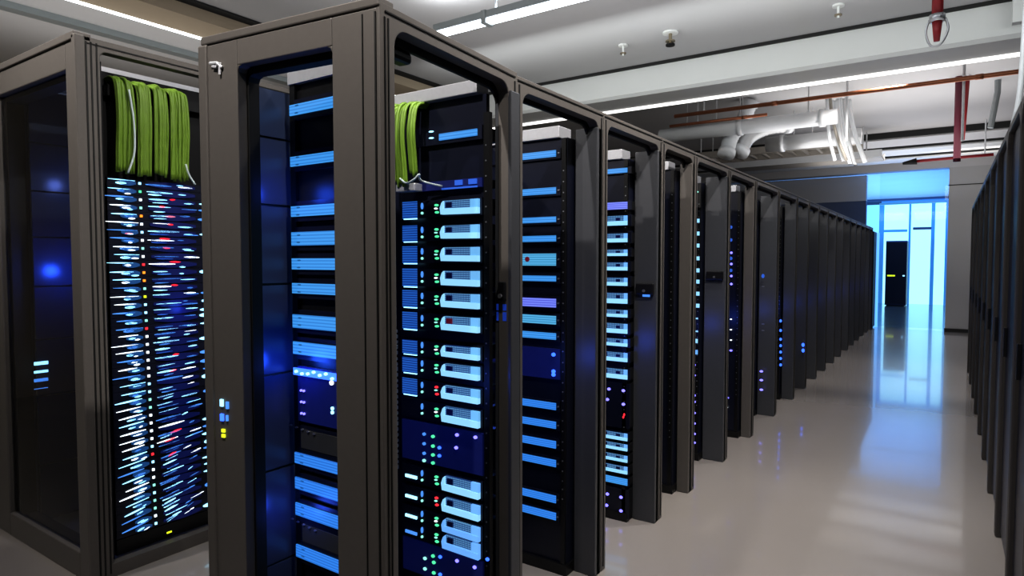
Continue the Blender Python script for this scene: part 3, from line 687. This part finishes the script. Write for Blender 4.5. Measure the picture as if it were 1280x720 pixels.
# black cabinet closing the row
t = thing('server_rack', 'plain black cabinet closing the far end of the long row', 'rack', (ROW-.3, 15.6, 0))
obj('body', box(nb(), ROW-.75, ROW+.02, 15.13, 15.72, .03, 2.03), 'black', t, bevel=.012)
obj('plinth', box(nb(), ROW-.72, ROW-.01, 15.16, 15.70, 0, .03), 'gasket', t)
obj('door', box(nb(), ROW-.7, ROW-.03, 15.112, 15.13, .06, 1.99), 'navy2', t)
leds(t, 15.10, [(xy(1084, 15.1), zy(1084, 336, 15.1))], 'yellow', .03, .025)
leds(t, 15.10, [(xy(1084, 15.1), zy(1084, 384, 15.1))], 'rivet', .03, .015)

# ------------------------------------------------------------------ second row at the far left
BX = -3.10; BH = 2.405
def left_rack(y0, y1, label, patch):
    t = thing('server_rack', label, 'rack', (BX-.45, (y0+y1)/2, 0), 'taller racks at the far left')
    obj('aisle_frame', aisle_frame(nb(), BX-.05, BX, y0, y1, BH, pw=.075, top=.05, rad=.03), 'frame', t, bevel=.005)
    g = nb()
    for yy in (y0+.016, y0+.036, y0+.058, y1-.05, y1-.02): box(g, BX-.002, BX+.003, yy, yy+.006, .02, BH-.02)
    box(g, BX-.002, BX+.003, y0+.02, y1-.02, BH-.03, BH-.025)
    obj('groove', g, 'gasket', t)
    obj('bottom_rail', box(nb(), BX-.05, BX, y0+.07, y1-.07, 0, .06), 'frame', t)
    obj('top_panel', box(nb(), BX-.9, BX-.3, y0+.03, y1, BH-.06, BH-.03), 'silver', t)
    obj('rear_panel', box(nb(), BX-1.02, BX-1.0, y0, y1, 0, BH), 'navy', t)
    obj('blank_panel', box(nb(), BX-.15, BX-.125, y0+.05, y1-.02, .06, BH-.10), 'black', t)
    obj('mounting_rail', box(nb(), BX-.125, BX-.05, y0+.06, y0+.10, .06, BH-.08), 'black', t)
    sc = nb()
    for k in range(9): box(sc, BX-.052, BX-.047, y0+.085, y0+.092, 1.86+.05*k, 1.868+.05*k)
    obj('screws', sc, 'rivet', t)
    return t
bt = left_rack(1.265, 2.05, 'nearest taller rack at the far left, full of switches below lime cables', True)
left_rack(2.06, 2.85, 'taller rack at the far left, half hidden behind the corner rack', False)
# end door of the left row
EY = 1.265
t = bt
def endring(bm, x0, x1, y0, y1, sl, sr, top, bot, h):
    box(bm, x0, x0+sl, y0, y1, 0, h); box(bm, x1-sr, x1, y0, y1, 0, h); box(bm, x0+sl, x1-sr, y0, y1, h-top, h); box(bm, x0+sl, x1-sr, y0, y1, 0, bot); return bm
ex1 = BX-.012; ex0 = xy(-75, EY, 400); sl_ = xy(10, EY, 400)-ex0
obj('end_door', endring(nb(), ex0, ex1, EY-.02, EY+.015, sl_, .095, .115, .12, BH-.02), 'frame', t, bevel=.005)
obj('gasket', endring(nb(), ex0+.05, ex1-.04, EY+.016, EY+.09, sl_-.02, .065, .10, .10, BH-.06), 'gasket', t)
obj('top_rail', box(nb(), ex0-.02, BX, EY-.03, EY+.04, BH-.02, BH+.012), 'frame', t, bevel=.004)
obj('corner_post', box(nb(), BX-.022, BX+.012, EY-.03, EY+.012, 0, BH), 'frame', t, bevel=.006)
obj('pane', sheet(ex0+sl_-.01, ex1-.09, EY+.002, .11, BH-.10), 'glass', t)
# inner side panel seen through the end door, in seamed sheets
pa = nb(); zs = [0.06, .35, .72, 1.02, 1.30, 1.56, 1.80, 2.05, 2.33]
for z0_, z1_ in zip(zs, zs[1:]): box(pa, BX-.87, BX-.85, EY+.095, 2.0, z0_+.004, z1_-.004)
obj('inner_panel', pa, 'navy', t)
for j, (ya, yb) in enumerate(((451, 457), (462, 467), (472, 478), (484, 487))):
    p0 = at(43, yb, 0, BX-.845); p1 = at(60, ya, 0, BX-.845)
    obj('status_light', box(nb(), BX-.851, BX-.842, p0.y, p1.y, p0.z, p1.z), 'cyan' if j < 2 else 'midblue', t)
# switches, 1 unit high each
SX = BX-.075
yl, yr = 1.385, 1.93
NS = 44
ztop = at(190, 226, 0, SX).z; zbot = at(205, 655, 0, SX).z
pitch = (ztop-zbot)/NS
def bar(t, y0, y1, z, hz, m, slope=0, name='port_light'):
    bm = nb(); ya, yb = y0, y1
    n = 5
    up = [(SX+.006, ya+(yb-ya)*k/n, z+slope*k/n+hz*math.sin(math.pi*(.12+.76*k/n))) for k in range(n+1)]
    dn = [(SX+.006, ya+(yb-ya)*k/n, z+slope*k/n-hz*math.sin(math.pi*(.12+.76*k/n))) for k in range(n, -1, -1)]
    prism(bm, up+dn, (.004, 0, 0)); obj(name, bm, m, t)
for k in range(NS):
    z = ztop-pitch*(k+.5)
    t = thing('network_switch', 'slim switch with streaks of port lights, %s below the lime cables in the left rack' % nth(k), 'switch', (SX, (yl+yr)/2, z), 'network switches in the taller left rack')
    obj('faceplate', box(nb(), SX-.01, SX+.004, yl, yr, z-pitch*.48, z+pitch*.48), 'navy2', t)
    obj('chassis', box(nb(), SX-.05, SX-.01, yl+.02, yr-.02, z-pitch*.45, z+pitch*.45), 'black', t)
    sl = R.uniform(-.0015, .0015)+.022*max(0, (k-14)/30)**1.5
    def Yp_(px): return at(px, 400, 0, SX).y
    lean = 10*k/NS
    # left group: thin long tail, short thick lamp, soft glow
    a = R.uniform(132, 143)+lean; bar(t, Yp_(a), Yp_(R.uniform(164, 174)+lean*.9), z+pitch*R.uniform(.08, .24), pitch*R.uniform(.05, .10), R.choice(['cyan', 'cyan', 'midblue', 'white']), sl)
    c_ = R.uniform(147, 157)+lean; bar(t, Yp_(c_), Yp_(c_+R.uniform(8, 15)), z-pitch*R.uniform(.05, .25), pitch*R.uniform(.09, .19), R.choice(['white', 'cyan', 'cyan', 'pink' if k in (6, 13, 30) else 'midblue']), sl*.4)
    if R.random() < .5: c_ = R.uniform(158, 163)+lean; bar(t, Yp_(c_), Yp_(c_+R.uniform(5, 10)), z-pitch*R.uniform(.2, .38), pitch*R.uniform(.08, .14), R.choice(['white', 'cyan']), sl*.4)
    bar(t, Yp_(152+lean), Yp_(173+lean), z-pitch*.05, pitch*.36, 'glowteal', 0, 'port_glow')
    o = nb(); p_ = Yp_(178+lean*1.0)
    box(o, SX+.004, SX+.010, p_-.005, p_+.005, z-pitch*.15, z+pitch*.15)
    obj('status_light', o, {4: 'orange', 10: 'red', 11: 'orange', 12: 'orange', 14: 'yellow', 18: 'red', 1: 'green', 34: 'red'}.get(k, R.choice(['white', 'mint', 'white', 'cyan'])), t)
    # right groups
    a = R.uniform(184, 192)+lean; b_ = R.uniform(208, 226)+lean*.5
    bar(t, Yp_(a), Yp_(b_), z+pitch*R.uniform(-.05, .28), pitch*R.uniform(.05, .13), R.choice(['cyan', 'cyan', 'midblue', 'midblue', 'white']), sl)
    if R.random() < .8: bar(t, Yp_(a+R.uniform(0, 8)), Yp_(a+R.uniform(14, 30)), z-pitch*R.uniform(.2, .38), pitch*R.uniform(.05, .11), R.choice(['midblue', 'cyan', 'cyan', 'dimblue']), sl)
    if R.random() < .32 or k in (2, 5): q = R.uniform(200, 214); bar(t, Yp_(q), Yp_(q+R.uniform(7, 15)), z+pitch*R.uniform(.1, .34), pitch*.13, R.choice(['red', 'red', 'pink', 'orange' if k > 34 else 'red']), sl)
    for _ in range(R.choice((1, 1, 2))): q = R.uniform(222, 234); bar(t, Yp_(q), Yp_(q+R.uniform(6, 20)), z+pitch*R.uniform(-.35, .35), pitch*R.uniform(.05, .12), R.choice(['cyan', 'cyan', 'midblue', 'midblue', 'white']), sl*.8)
    if R.random() < .6: bar(t, Yp_(248+R.uniform(0, 4)), Yp_(262), z+pitch*R.uniform(-.2, .2), pitch*R.uniform(.12, .3), R.choice(['cyan', 'midblue']), 0)
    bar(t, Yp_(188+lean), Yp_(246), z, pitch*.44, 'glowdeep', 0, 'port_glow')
# lower blanks with yellow marks
t = thing('blanking_plate', 'black lower plate with three yellow marks at the foot of the taller left rack', 'panel', (SX, 1.65, .1))
zz = zbot-.004
obj('plate', box(nb(), SX-.02, SX+.003, yl, yr, .06, zz), 'black', t)
for px, py in ((211, 665), (210, 677), (211, 689)):
    p = at(px, py, 0, SX)
    if p.z > .03: obj('mark', box(nb(), SX+.003, SX+.006, p.y-.012, p.y+.012, p.z-.004, p.z+.004), 'yellow', t)
# four lime cable bundles
def mpB(u, o, z): return Vector((BX-.06+o, u, z))
GX = BX-.03
for k, (pa_, pb_, ptop, pbot, lab) in enumerate(((145, 165, 97, 214, 'leftmost lime green cable bundle hanging above the network switches'), (173, 187, 103, 218, 'second lime green cable bundle from the left above the network switches'),
                                         (194, 207, 107, 219, 'third lime green cable bundle from the left above the network switches'), (213, 232, 112, 224, 'rightmost lime green cable bundle hanging above the network switches'))):
    y0 = at(pa_, 150, 0, GX).y; y1 = at(pb_, 150, 0, GX).y; n = 16 if k in (0, 3) else 13
    zt_ = at((pa_+pb_)/2, ptop, 0, GX).z; zb_ = at((pa_+pb_)/2, pbot, 0, GX).z
    bundle([y0+(y1-y0)*j/(n-1) for j in range(n)], zb_, zt_, mpB, lab, 'lime cable bundles above the network switches', r=.0070, wob=.010)
for pts, lab in (([(161, 112), (167, 150), (168, 190), (160, 216)], 'thin pale cable hanging beside the leftmost lime bundle'), ([(232, 205), (236, 218), (244, 231)], 'thin pale cable below the rightmost lime bundle')):
    tag(obj('patch_cable', tube(nb(), curve([at(x, y, 0, BX+.0) for x, y in pts], 6), .005, 6), 'palecable', smooth=True), lab, 'cable')
tag(obj('cable_lip', box(nb(), BX-.12, BX-.075, 1.40, 1.95, 2.19, 2.24), 'black'), 'black bar under the crest of the lime cable bundles', 'bar')

# ------------------------------------------------------------------ right row
RX = .245
ryb = [2.0, 2.73, 3.40, 4.15, 4.9, 5.7, 6.5, 7.35, 8.2, 9.1, 10.0]
for i in range(len(ryb)-1):
    y0, y1 = ryb[i], ryb[i+1]
    t = thing('server_rack', 'dark rack in the right row across the aisle, %s from its near end' % nth(i), 'rack', (RX+.35, (y0+y1)/2, 0), 'dark racks of the right row')
    x0 = RX; h = 2.10
    obj('body', box(nb(), x0+.05, x0+.85, y0+.004, y1-.004, .04, h-.02), 'black', t)
    obj('plinth', box(nb(), x0+.02, x0+.84, y0+.02, y1-.02, 0, .04), 'gasket', t)
    obj('aisle_frame', aisle_frame(nb(), x0-.01, x0+.05, y0+.004, y1-.004, h, pw=.028, top=.03, rad=.10), 'rim', t, bevel=.008)
    obj('door', box(nb(), x0+.012, x0+.045, y0+.036, y1-.036, .04, h-.034), 'navy2', t)
    obj('handle', box(nb(), x0-.004, x0+.012, y1-.10, y1-.085, .95, 1.10), 'lock', t, bevel=.003)

# ------------------------------------------------------------------ lights
def area(name, loc, sx_, sy_, e, col=(1, 1, 1), rot=(0, 0, 0), spread=180):
    l = bpy.data.lights.new(name, 'AREA'); l.shape = 'RECTANGLE'; l.size = sx_; l.size_y = sy_; l.energy = e; l.color = col; l.spread = math.radians(spread)
    o = bpy.data.objects.new(name, l); C.objects.link(o); o.location = loc; o.rotation_euler = rot; return o
def point(loc, e, col, r=.03):
    l = bpy.data.lights.new('lamp', 'POINT'); l.energy = e; l.color = col; l.shadow_soft_size = r
    o = bpy.data.objects.new('lamp', l); C.objects.link(o); o.location = loc; return o
def spot(loc, e, col, ang=120, r=.03):
    l = bpy.data.lights.new('added_spot', 'SPOT'); l.energy = e; l.color = col; l.spot_size = math.radians(ang); l.spot_blend = .8; l.shadow_soft_size = r
    o = bpy.data.objects.new('added_spot', l); C.objects.link(o); o.location = loc; return o
WARM = (1, .95, .90)
# added unseen spots close under the ceiling: strong on the rack heads, weak near the floor
for loc, tgt, e in (((-1.5, .1, 3.38), (-1.5, 1.15, 2.25), 250), ((-3.3, .1, 3.38), (-3.4, 1.2, 2.45), 240), ((-2.1, 1.8, 3.38), (-3.1, 1.6, 2.3), 70),
                    ((-.45, 1.3, 3.38), (-1.3, 1.45, 2.2), 190), ((-.45, 2.2, 3.38), (-1.3, 2.5, 2.1), 190), ((-.45, 3.2, 3.38), (-1.3, 3.6, 2.0), 180)):
    l_ = spot(loc, e, WARM, 95); l_.data.spot_blend = 1; l_.rotation_euler = (Vector(tgt)-Vector(loc)).to_track_quat('-Z', 'Y').to_euler()
spot((-.5, 2.9, 3.38), 60, (1, .97, .94), 80)
for yy in (4.2, 5.4, 7.3, 9.2, 11.4, 13.4):
    l_ = spot((-.55, yy, 3.38), 110, WARM, 62); l_.data.spot_blend = 1; l_.rotation_euler = Vector((-.75, .9, -1.25)).to_track_quat('-Z', 'Y').to_euler()
for yy in (4.0, 5.4, 7.4, 9.0, 10.6, 12.2, 13.8): spot((-.55, yy, 3.40 if yy > 7 or yy < 6 else 3.38), 165, (1, .965, .93), 72)  # further added spots, pointing down to light the aisle floor
# added unseen lamps, turned upward to brighten the ceiling
area('added_uplight', (-1.4, 3.74, 3.215), 3.8, .08, 18, (.94, .97, 1), (math.pi, 0, 0))
area('added_uplight', (-1.8, 3.2, 2.45), 4.5, 5.0, 40, (1, .99, .98), (math.pi, 0, 0))
area('added_uplight', (-6.0, 2.5, 2.6), 1.5, 3.5, 14, (1, .97, .94), (math.pi, 0, 0))
area('added_uplight', (-.6, 8.8, 2.55), 2.6, 2.4, 34, (1, .98, .96), (math.pi, 0, 0))
area('added_uplight', (-.6, 12.6, 2.6), 2.6, 4.0, 36, (1, .98, .97), (math.pi, 0, 0))
area('added_beam_fill', (-1.4, 4.9, 3.0), 6, .3, 20, (.95, 1, .99), (math.radians(98), 0, 0))  # added lamp that brightens the near face of the beam
area('added_wall_fill', (.4, 13.2, 2.9), 1.0, .6, 12, WARM, (math.radians(75), 0, 0))  # added lamp that brightens the far wall
# added unseen blue lamp facing up, tinting the far glass room
area('added_blue_fill', (-1.1, 20, 2.0), 3, 7, 300, (.18, .45, 1), (math.pi, 0, 0))
# blue glow inside the bays
BLUE = (.05, .14, 1)
for i in range(len(racks)):
    y0, y1 = rowb[i], rowb[i+1]
    if i in (3,): continue
    point((ROW-.22, y0+.28*(y1-y0)+.05, .95), 1.5 if i < 3 else 1.1, BLUE)
point((-1.75, 1.30, 1.66), .7, (.03, .12, 1)); point((-1.76, 1.30, 1.10), 1.2, (.03, .13, 1)); point((-1.75, 1.30, .60), .6, BLUE)
point((BX-.72, EY+.22, 1.38), 2.6, (.04, .14, 1)); point((BX-.72, EY+.25, 1.85), .6, (.3, .4, 1)); point((BX-.03, 1.70, 1.2), .35, BLUE)
w = bpy.data.worlds.new('world'); bpy.context.scene.world = w; w.use_nodes = True
w.node_tree.nodes['Background'].inputs[0].default_value = (.6, .7, .9, 1); w.node_tree.nodes['Background'].inputs[1].default_value = .05

# ------------------------------------------------------------------ camera
cd = bpy.data.cameras.new('camera'); cam = bpy.data.objects.new('camera', cd); C.objects.link(cam)
cd.sensor_width = 36; cd.lens = F/1280*36; cd.clip_start = .05; cd.clip_end = 100
cam.location = (0, 0, EYE)
cam.rotation_euler = FW.to_track_quat('-Z', 'Y').to_euler()
bpy.context.scene.camera = cam
sc_ = bpy.context.scene
sc_.view_settings.view_transform = 'Standard'; sc_.view_settings.look = 'None'; sc_.view_settings.exposure = 0; sc_.view_settings.gamma = .8
sc_.cycles.max_bounces = 8; sc_.cycles.use_denoising = True
